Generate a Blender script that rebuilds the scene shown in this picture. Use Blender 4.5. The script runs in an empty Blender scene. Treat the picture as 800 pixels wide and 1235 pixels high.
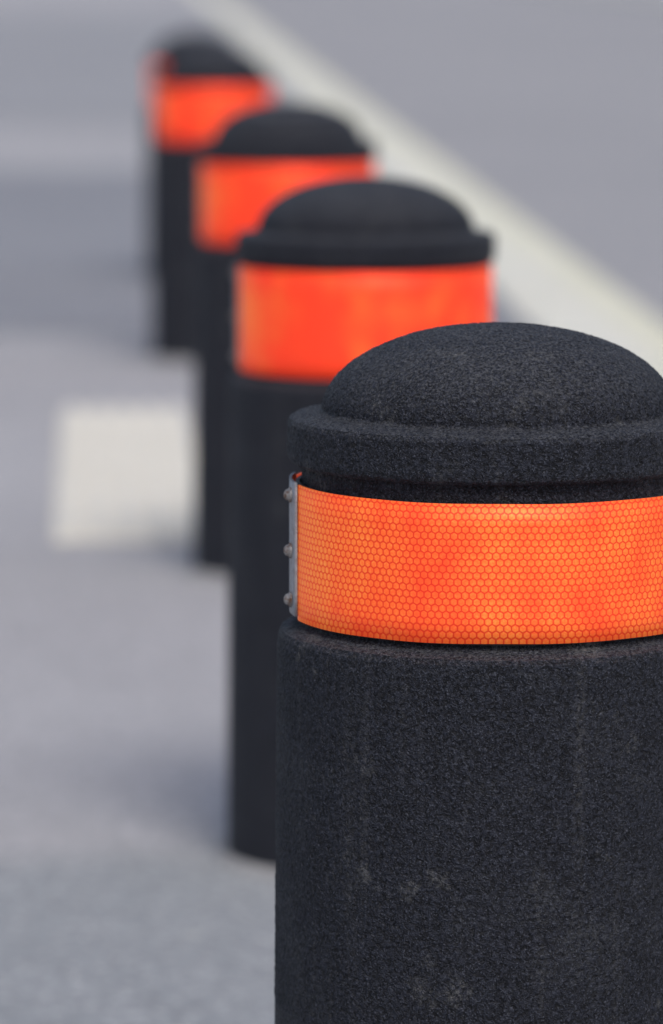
import bpy, math, random, numpy as np
from mathutils import noise, Vector
scene = bpy.context.scene
R = math.radians

# ---------------------------------------------------------------- helpers
class NT:
    def __init__(s, name):
        s.m = bpy.data.materials.new(name); s.m.use_nodes = True
        s.t = s.m.node_tree; s.n = s.t.nodes; s.l = s.t.links
        s.b = s.n['Principled BSDF']
    def set(s, inp, v):
        if isinstance(v, bpy.types.NodeSocket): s.l.new(v, inp)
        else: inp.default_value = v
    def coord(s, kind='Object'):
        return s.n.new('ShaderNodeTexCoord').outputs[kind]
    def mapv(s, v, scale=(1,1,1), loc=(0,0,0)):
        k = s.n.new('ShaderNodeMapping'); s.l.new(v, k.inputs[0])
        k.inputs['Scale'].default_value = scale; k.inputs['Location'].default_value = loc
        return k.outputs[0]
    def noise(s, v, scale, detail=4, rough=.5, dist=0):
        k = s.n.new('ShaderNodeTexNoise'); s.l.new(v, k.inputs['Vector'])
        k.inputs['Scale'].default_value = scale; k.inputs['Detail'].default_value = detail
        k.inputs['Roughness'].default_value = rough; k.inputs['Distortion'].default_value = dist
        return k.outputs['Fac']
    def vor(s, v, scale):
        k = s.n.new('ShaderNodeTexVoronoi'); s.l.new(v, k.inputs['Vector'])
        k.inputs['Scale'].default_value = scale
        return k.outputs['Distance'], k.outputs['Color']
    def ramp(s, f, a, b, lo=0., hi=1.):
        k = s.n.new('ShaderNodeMapRange'); s.l.new(f, k.inputs[0])
        for i, x in enumerate((a, b, lo, hi)): k.inputs[i+1].default_value = x
        return k.outputs[0]
    def math(s, op, a, b=0., c=0.):
        k = s.n.new('ShaderNodeMath'); k.operation = op
        s.set(k.inputs[0], a); s.set(k.inputs[1], b); s.set(k.inputs[2], c)
        return k.outputs[0]
    def vm(s, op, a, b=(0,0,0)):
        k = s.n.new('ShaderNodeVectorMath'); k.operation = op
        s.set(k.inputs[0], a); s.set(k.inputs[1], b)
        return k.outputs['Value'] if op in ('LENGTH','DOT_PRODUCT') else k.outputs[0]
    def mix(s, f, a, b, blend='MIX'):
        k = s.n.new('ShaderNodeMix'); k.data_type = 'RGBA'; k.blend_type = blend
        s.set(k.inputs[0], f); s.set(k.inputs[6], a); s.set(k.inputs[7], b)
        return k.outputs[2]
    def bump(s, h, strength, dist):
        k = s.n.new('ShaderNodeBump'); s.l.new(h, k.inputs['Height'])
        k.inputs['Strength'].default_value = strength; k.inputs['Distance'].default_value = dist
        s.l.new(k.outputs[0], s.b.inputs['Normal'])

def c4(r, g, b): return (r, g, b, 1)

def mesh_obj(name, verts, faces, mat, smooth=False, parent=None):
    me = bpy.data.meshes.new(name); me.from_pydata(verts, [], faces); me.update()
    ob = bpy.data.objects.new(name, me); scene.collection.objects.link(ob)
    if mat: me.materials.append(mat)
    if smooth:
        me.polygons.foreach_set('use_smooth', [True]*len(me.polygons))
    if parent: ob.parent = parent
    return ob

# ---------------------------------------------------------------- materials
def mat_rubber():
    m = NT('textured_black_rubber'); v = m.coord()
    g = m.noise(v, 290, 3, .65, .8)
    g2 = m.noise(v, 700, 2, .6)
    base = m.mix(m.ramp(g, .42, .60), c4(.0025,.003,.006), c4(.021,.024,.037))
    spark = m.ramp(g2, .56, .68)
    base = m.mix(m.math('MULTIPLY', spark, .62), base, c4(.095,.105,.14))
    fine = m.ramp(m.noise(v, 260, 4, .75), .44, .60)
    blot = m.ramp(m.noise(v, 8, 6, .62), .54, .72)
    base = m.mix(m.math('MULTIPLY', m.math('MULTIPLY', blot, fine), .42), base, c4(.12,.125,.135))
    spots = m.ramp(m.noise(m.mapv(v, (1,1,.8), (3.1,1.7,.43)), 20, 5, .6), .61, .70)
    base = m.mix(m.math('MULTIPLY', m.math('MULTIPLY', spots, fine), .6), base, c4(.18,.18,.18))
    st = m.ramp(m.noise(m.mapv(v, (45,45,2.2)), 1, 4, .6), .55, .74)
    base = m.mix(m.math('MULTIPLY', m.math('MULTIPLY', st, fine), .42), base, c4(.12,.12,.125))
    gn = m.n.new('ShaderNodeNewGeometry'); sp = m.n.new('ShaderNodeSeparateXYZ')
    m.l.new(gn.outputs['True Normal'], sp.inputs[0])
    up = m.ramp(sp.outputs[2], .2, .95, 0, .42)     # settled dust
    base = m.mix(m.math('MULTIPLY', up, m.ramp(m.noise(v, 480, 4, .7), .45, .58)), base, c4(.18,.187,.20))
    m.set(m.b.inputs['Base Color'], base)
    m.b.inputs['Roughness'].default_value = .6
    m.b.inputs['Specular IOR Level'].default_value = .28
    m.bump(m.math('ADD', g, m.math('MULTIPLY', g2, .4)), 1., .0042)
    return m.m

def mat_band(shift, glow):
    m = NT('orange_retroreflective_sheeting')
    uv = m.coord('UV')
    cell = .0056
    p = m.vm('SCALE', uv); p.node.inputs['Scale'].default_value = 1/cell
    r = (1, 1.7320508, 1); h = (.5, .8660254, .5)
    a = m.vm('SUBTRACT', m.vm('MODULO', p, r), h)
    b = m.vm('SUBTRACT', m.vm('MODULO', m.vm('ADD', p, h), r), h)
    a = m.vm('MULTIPLY', a, (1,1,0)); b = m.vm('MULTIPLY', b, (1,1,0))
    def hexd(g):
        s = m.n.new('ShaderNodeSeparateXYZ'); m.l.new(m.vm('ABSOLUTE', g), s.inputs[0])
        x, y = s.outputs[0], s.outputs[1]
        return m.math('MAXIMUM', x, m.math('MULTIPLY_ADD', x, .5, m.math('MULTIPLY', y, .8660254)))
    d = m.math('MINIMUM', hexd(a), hexd(b))
    line = m.ramp(d, .35, .45)           # 1 on cell walls
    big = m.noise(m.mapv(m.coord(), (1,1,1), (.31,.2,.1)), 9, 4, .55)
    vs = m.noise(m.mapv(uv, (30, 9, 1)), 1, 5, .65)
    tone = m.ramp(m.math('ADD', m.math('MULTIPLY', big, .7), m.math('MULTIPLY', vs, .3)), .42-shift, .66-shift)  # noise-varied tone; shift adds yellow, painting the sheeting's sheen into the colour
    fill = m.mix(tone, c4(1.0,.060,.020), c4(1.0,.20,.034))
    grit = m.noise(m.mapv(uv, (1,1,1)), 420, 3, .7)
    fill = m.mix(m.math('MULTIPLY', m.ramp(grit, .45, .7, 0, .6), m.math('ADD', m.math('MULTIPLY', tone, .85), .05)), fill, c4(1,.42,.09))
    col = m.mix(m.math('MULTIPLY', line, .85), fill, c4(.66,.024,.012))
    grime = m.ramp(m.noise(m.coord(), 55, 6, .7), .58, .8)
    col = m.mix(m.math('MULTIPLY', grime, .25), col, c4(.35,.08,.05))
    m.set(m.b.inputs['Base Color'], col)
    m.set(m.b.inputs['Emission Color'], col)          # added self-glow brightens the band, standing in for pigment fluorescence
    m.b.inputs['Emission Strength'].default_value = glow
    m.b.inputs['Metallic'].default_value = .30
    m.b.inputs['Roughness'].default_value = .46
    m.b.inputs['Specular IOR Level'].default_value = .3
    m.bump(m.math('SUBTRACT', 1., line), .25, .0004)
    return m.m

def mat_metal(name, col, rust):
    m = NT(name); v = m.coord()
    f = m.ramp(m.noise(v, 160, 5, .7), .42, .60)
    m.set(m.b.inputs['Base Color'], m.mix(m.math('MULTIPLY', f, rust), c4(*col), c4(.13,.055,.025)))
    m.b.inputs['Metallic'].default_value = .5; m.b.inputs['Roughness'].default_value = .55
    return m.m

def mat_ground(name, dark, light, agg=90, patch=.6, bump=.6, tint=None, tv=.5, near=None):
    m = NT(name); v = m.coord()
    big = m.ramp(m.noise(v, patch, 5, .6), .32, .68)
    mid = m.noise(v, 7, 5, .65)
    f = m.math('ADD', m.math('MULTIPLY', big, .6), m.math('MULTIPLY', mid, .4))
    col = m.mix(f, c4(*dark), c4(*light))
    if near:   # older, darker resurfaced stretch of the footway with a ragged worn edge
        s = m.n.new('ShaderNodeSeparateXYZ'); m.l.new(v, s.inputs[0])
        yy = m.math('ADD', s.outputs[1], m.math('MULTIPLY', m.noise(v, 1.6, 5, .6), .5))
        col = m.mix(m.ramp(yy, 5.70, 6.0, 1, 0), col, m.mix(mid, c4(*near[0]), c4(*near[1])))
    d, vc = m.vor(v, agg)
    sp = m.n.new('ShaderNodeSeparateColor'); m.l.new(vc, sp.inputs[0])
    col = m.mix(m.ramp(sp.outputs[0], .75, 1., 0, .4), col, c4(*[min(1, x*1.8) for x in light]))
    col = m.mix(m.ramp(sp.outputs[1], .75, 1., 0, .5), col, c4(*[x*.4 for x in dark]))
    d2, vc2 = m.vor(v, 5.5)      # sparse gum spots and grit
    spot = m.math('MULTIPLY', m.ramp(d2, .05, .09, 1, 0), m.ramp(m.noise(v, 3, 2, .5), .5, .56))
    col = m.mix(m.math('MULTIPLY', spot, .4), col, c4(.62,.61,.58))
    if tint:
        t = m.ramp(m.noise(m.mapv(v, (1,1,1), (7,3,0)), 1.3, 5, .6), .5, .7)
        col = m.mix(m.math('MULTIPLY', t, tv), col, c4(*tint))
    m.set(m.b.inputs['Base Color'], col)
    m.b.inputs['Roughness'].default_value = .85
    m.b.inputs['Specular IOR Level'].default_value = .3
    m.bump(m.math('ADD', d, m.noise(v, agg*2, 3, .6)), bump, .004)
    return m.m

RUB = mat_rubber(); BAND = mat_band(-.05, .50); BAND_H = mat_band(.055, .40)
PLATE = mat_metal('galvanised_steel', (.42,.43,.46), .35)
DARKM = mat_metal('weathered_backing_steel', (.10,.10,.11), .6)
RIVET = mat_metal('rusty_steel_rivet', (.38,.36,.35), 1.)
M_PAV = mat_ground('footway_asphalt_weathered', (.365,.362,.378), (.455,.452,.465), 120, .7, .4, near=((.265,.285,.305),(.325,.345,.365)))
M_CROSS = mat_ground('crossover_asphalt', (.255,.263,.29), (.30,.308,.335), 90, .4)
M_CROSS2 = mat_ground('side_street_asphalt', (.31,.315,.335), (.36,.365,.385), 90, .2)
M_ROAD = mat_ground('road_asphalt', (.325,.324,.34), (.39,.388,.40), 80, .18)
M_GUT = mat_ground('gutter_concrete', (.45,.45,.475), (.52,.52,.545), 90, .35)
M_KERB = mat_ground('kerb_stone', (.72,.71,.62), (.84,.83,.74), 120, 1.2, .4, (.66,.68,.50), .5)
M_LINE = mat_ground('faded_yellow_paint', (.72,.71,.54), (.83,.82,.67), 120, 1.5, .4)
M_TACT = mat_ground('cream_concrete_tactile', (.76,.73,.64), (.86,.83,.74), 160, 3, .3)
M_EARTH = mat_ground('far_paving', (.40,.40,.41), (.48,.48,.48), 30, .05)
M_MORT = mat_ground('mortar', (.26,.26,.27), (.38,.38,.38), 160, 8, .5)

# ---------------------------------------------------------------- setting
SL = -.042   # street direction: x drifts -0.042 m per metre forward
def strip(name, c0, c1, y0, y1, z, mat, step=4.):
    n = max(1, int((y1-y0)/step)); vs = []; fs = []
    for i in range(n+1):
        y = y0+(y1-y0)*i/n
        vs += [(c0+SL*y, y, z), (c1+SL*y, y, z)]
    for i in range(n):
        k = i*2; fs.append((k, k+1, k+3, k+2))
    return mesh_obj(name, vs, fs, mat)

mesh_obj('ground', [(-1500,-1500,-.16),(1500,-1500,-.16),(1500,1500,-.16),(-1500,1500,-.16)], [(0,1,2,3)], M_EARTH)
strip('pavement', -14, 1.155, -15, 220, 0, M_PAV)
strip('asphalt_crossover', -14, 1.14, 13.2, 22.5, .004, M_CROSS)
strip('side_street', -14, 1.14, 28.5, 70, .004, M_CROSS2)
strip('road', 1.40, 10.4, -15, 220, -.11, M_ROAD)
strip('gutter', 1.445, 2.0, -15, 14.0, -.106, M_GUT)
strip('yellow_line', 1.475, 1.70, -15, 220, -.102, M_LINE)

def kerb(c0, c1, top, bot, flip=False):
    vs = []; fs = []
    y = -15.; L = .915
    rnd = random.Random(4)
    while y < 200:
        y0, y1 = y+.004, y+L-.004
        dz = rnd.uniform(-.002, .003); b = .02
        prof = [(c0, bot), (c0, top+dz-.004), (c0+.004, top+dz), (c1-b, top+dz), (c1-.006, top+dz-.008), (c1, top+dz-b), (c1, bot)]
        if flip: prof = [(c0+c1-a, z) for a, z in prof]
        k = len(vs); n = len(prof)
        for yy in (y0, y1):
            vs += [(c+SL*yy, yy, z) for c, z in prof]
        for i in range(n-1): fs.append((k+i, k+i+1, k+n+i+1, k+n+i))
        fs.append(tuple(k+i for i in range(n))); fs.append(tuple(k+n+i for i in reversed(range(n))))
        y += L
    return mesh_obj('kerb', vs, fs, M_KERB)
kerb(1.16, 1.44, .006, -.15)
kerb(10.4, 10.55, .006, -.15, True)
strip('pavement', 10.56, 16, -15, 220, 0, M_PAV)

def tactile():
    vs = []; fs = []
    y = 8.6
    while y < 10.9:
        L = .40; w = .30
        x0 = -.525 - .052*(y-8.5)
        ya, yb = y+.004, y+L-.004
        nr = 5; z0, z1 = .005, .017
        pts = [(0, .001), (0, z0)]
        for i in range(nr):
            u = (i+.2)/nr*w; t = (i+.8)/nr*w
            pts += [(u, z0), (u+.004, z1), (t-.004, z1), (t, z0)]
        pts += [(w, z0), (w, .001)]
        k = len(vs); n = len(pts)
        for yy in (ya, yb):
            vs += [(x0+a-.052*(yy-ya), yy, z) for a, z in pts]
        for i in range(n-1): fs.append((k+i, k+i+1, k+n+i+1, k+n+i))
        fs.append(tuple(k+i for i in range(n))); fs.append(tuple(k+n+i for i in reversed(range(n))))
        y += L
    mesh_obj('tactile_paving', vs, fs, M_TACT)
tactile()

# ---------------------------------------------------------------- bollards
def profile(zb, zt, fine):
    """(radius, z) outline from apex to base with rounded corners."""
    pts = []
    a, hgt, z0 = .1345, .0665, .7835
    for i in range(0, 37):
        t = R(90 - 88*i/36)
        pts.append((a*math.cos(t)**.98 if i else 0., z0 + hgt*math.sin(t)))
    pts += [(.1350, .7848), (.1365, .7838), (.146, .7825), (.1555, .7808),
            (.1585,.7792), (.1603,.7760), (.1607,.765), (.1604,.7515), (.1594,.7475), (.1570,.7452), (.152,.7446),
            (.1500,.7435), (.1496,.740)]
    pts += [(.1500, zb+.0), (.1502, zb-.004), (.1530, zb-.0060), (.1600, zb-.008), (.1655,zb-.0105), (.1675,zb-.0145), (.1685, zb-.024)]
    pts += [(.1690,.55),(.1698,.45),(.1708,.34),(.1718,.2),(.1725,.10),(.1725,.0),(.1725,-.12)]
    if fine:
        out = [pts[0]]
        for (r0,za),(r1,zc) in zip(pts, pts[1:]):
            d = math.hypot(r1-r0, zc-za)
            st = .0012 if za > .33 else .02
            n = max(1, int(round(d/st)))
            for k in range(1, n+1):
                out.append((r0+(r1-r0)*k/n, za+(zc-za)*k/n))
        pts = out
    return pts

def lathe(name, pts, segs, mat, parent, disp=0., seed=0.):
    n = len(pts); P = np.array(pts)
    T = np.gradient(P, axis=0); N = np.stack([-T[:,1], T[:,0]], 1)
    N /= (np.linalg.norm(N, axis=1, keepdims=True)+1e-9)
    vs = []
    for i in range(n):
        r, z = pts[i]; nr, nz = N[i]
        if i == 0: nr, nz = 0, 1
        for k in range(segs):
            th = 2*math.pi*k/segs; c, s = math.cos(th), math.sin(th)
            x, y, zz = r*c, r*s, z
            if disp and z > .33:
                q = Vector((x+seed, y, zz))
                d = noise.noise(q*270)*disp + noise.noise(q*35)*disp*.7 + noise.noise(q*600)*disp*.8
                x += nr*c*d; y += nr*s*d; zz += nz*d
            vs.append((x, y, zz))
    fs = []
    for i in range(n-1):
        a = i*segs; b = a+segs
        for k in range(segs):
            k2 = (k+1) % segs
            fs.append((a+k, b+k, b+k2, a+k2))
    return mesh_obj(name, vs, fs, mat, True, parent)

def arc_sheet(name, r, z0, z1, t0, t1, mat, parent, th=.0016, n=160, wob=0.):
    vs = []; uvs = []
    nz = 6
    for layer in (0, 1):
        for i in range(n+1):
            t = t0+(t1-t0)*i/n
            for j in range(nz+1):
                z = z0+(z1-z0)*j/nz
                rr = r + (th if layer == 0 else 0) + wob*noise.noise(Vector((t*3, z*14, r*9)))
                zz = z + wob*1.2*noise.noise(Vector((t*2.2, 5+j*.02, 1)))
                vs.append((rr*math.cos(t), rr*math.sin(t), zz)); uvs.append((t*r+2, z+1))
    S = (n+1)*(nz+1); fs = []
    id = lambda l, i, j: l*S+i*(nz+1)+j
    for i in range(n):
        for j in range(nz):
            fs.append((id(0,i,j), id(0,i+1,j), id(0,i+1,j+1), id(0,i,j+1)))
        fs.append((id(0,i,nz), id(0,i+1,nz), id(1,i+1,nz), id(1,i,nz)))
        fs.append((id(0,i+1,0), id(0,i,0), id(1,i,0), id(1,i+1,0)))
    for j in range(nz):
        fs.append((id(0,0,j), id(0,0,j+1), id(1,0,j+1), id(1,0,j)))
        fs.append((id(0,n,j+1), id(0,n,j), id(1,n,j), id(1,n,j+1)))
    ob = mesh_obj(name, vs, fs, mat, False, parent)
    ul = ob.data.uv_layers.new(name='UVMap')
    for l in ob.data.loops: ul.data[l.index].uv = uvs[l.vertex_index]
    for p in ob.data.polygons: p.use_smooth = len(p.vertices) == 4 and abs(p.normal.z) < .5
    return ob

def rivets(parent, r, t, zs, rad=.0046):
    vs = []; fs = []
    er = Vector((math.cos(t), math.sin(t), 0)); et = Vector((-math.sin(t), math.cos(t), 0)); ez = Vector((0,0,1))
    for z in zs:
        k0 = len(vs); seg = 14
        rings = [(rad*1.3, 0), (rad*1.3, .0014), (rad, .0018), (rad*.85, .0040), (rad*.45, .0054)]
        for rr, h in rings:
            for k in range(seg):
                a = 2*math.pi*k/seg
                vs.append(tuple(er*(r+h)+et*rr*math.cos(a)+ez*(z+rr*math.sin(a))))
        vs.append(tuple(er*(r+.0058)+ez*z))
        for i in range(len(rings)-1):
            for k in range(seg):
                a = k0+i*seg; fs.append((a+k, a+(k+1)%seg, a+seg+(k+1)%seg, a+seg+k))
        a = k0+(len(rings)-1)*seg
        for k in range(seg): fs.append((a+k, a+(k+1)%seg, len(vs)-1))
    return mesh_obj('rivets', vs, fs, RIVET, True, parent)

def bollard(x, y, gz, zb, zt, hero, seed, joint):
    e = bpy.data.objects.new('bollard', None); scene.collection.objects.link(e)
    e.location = (x, y, gz); e.empty_display_size = .2
    lathe('body', profile(zb, zt, hero), 900 if hero else 160, RUB, e, .0006 if hero else 0., seed)
    tj = R(-90) - R(joint)
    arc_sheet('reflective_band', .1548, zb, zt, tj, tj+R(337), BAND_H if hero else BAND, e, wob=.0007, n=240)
    arc_sheet('band_backing', .1512, zb-.001, zt-.0005, tj-R(15)+R(.5), tj+R(344.5), DARKM, e, th=.0030, n=240)
    arc_sheet('joint_plate', .1572, zb+.003, zt+.002, tj-R(24), tj+R(.6), PLATE, e, th=.0020, n=24)
    h = zt-zb
    rivets(e, .1592, tj-R(5), [zb+.014, zb+h*.5, zt-.009])
    lathe('mortar_footing', [(.1735,.010),(.176,.008),(.184,.005),(.190,.003),(.191,-.02)], 64, M_MORT, e)
    return e

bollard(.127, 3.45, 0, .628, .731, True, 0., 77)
bollard(.042, 5.62, 0, .614, .741, False, 3., 82)
bollard(-.078, 8.21, 0, .602, .741, False, 6., 84)
bollard(-.318, 12.4, 0, .600, .742, False, 9., 84)
bollard(-.452, 15.4, -.02, .600, .742, False, 12., 84)

# ---------------------------------------------------------------- light
w = bpy.data.worlds.new('World'); scene.world = w; w.use_nodes = True
nt = w.node_tree; bg = nt.nodes['Background']
sky = nt.nodes.new('ShaderNodeTexSky'); sky.sky_type = 'NISHITA'; sky.sun_disc = False
el, az = 50, 165        # azimuth clockwise from +Y
sky.sun_elevation = R(el); sky.sun_rotation = R(az)
sky.air_density = 1.0; sky.dust_density = 3.5; sky.ozone_density = .9
nt.links.new(sky.outputs[0], bg.inputs[0]); bg.inputs[1].default_value = .13
sd = bpy.data.lights.new('sun', 'SUN'); sd.energy = 1.4; sd.angle = R(24); sd.color = (1, .965, .93)
so = bpy.data.objects.new('sun', sd); scene.collection.objects.link(so)
d = Vector((math.sin(R(az))*math.cos(R(el)), math.cos(R(az))*math.cos(R(el)), math.sin(R(el))))
so.rotation_euler = d.to_track_quat('Z', 'Y').to_euler(); so.location = (0, 0, 20)

# ---------------------------------------------------------------- camera
cd = bpy.data.cameras.new('camera'); co = bpy.data.objects.new('camera', cd); scene.collection.objects.link(co)
cd.sensor_fit = 'VERTICAL'; cd.sensor_height = 36; cd.sensor_width = 24
cd.lens = 5500/1235*36
co.location = (0, 0, 1.14); co.rotation_euler = (R(90-7.17), 0, 0)
cd.clip_start = .1; cd.clip_end = 4000
cd.dof.use_dof = True; cd.dof.focus_distance = 3.33; cd.dof.aperture_fstop = 4.6; cd.dof.aperture_blades = 0
scene.camera = co
scene.view_settings.view_transform = 'Standard'; scene.view_settings.look = 'None'; scene.view_settings.exposure = 0
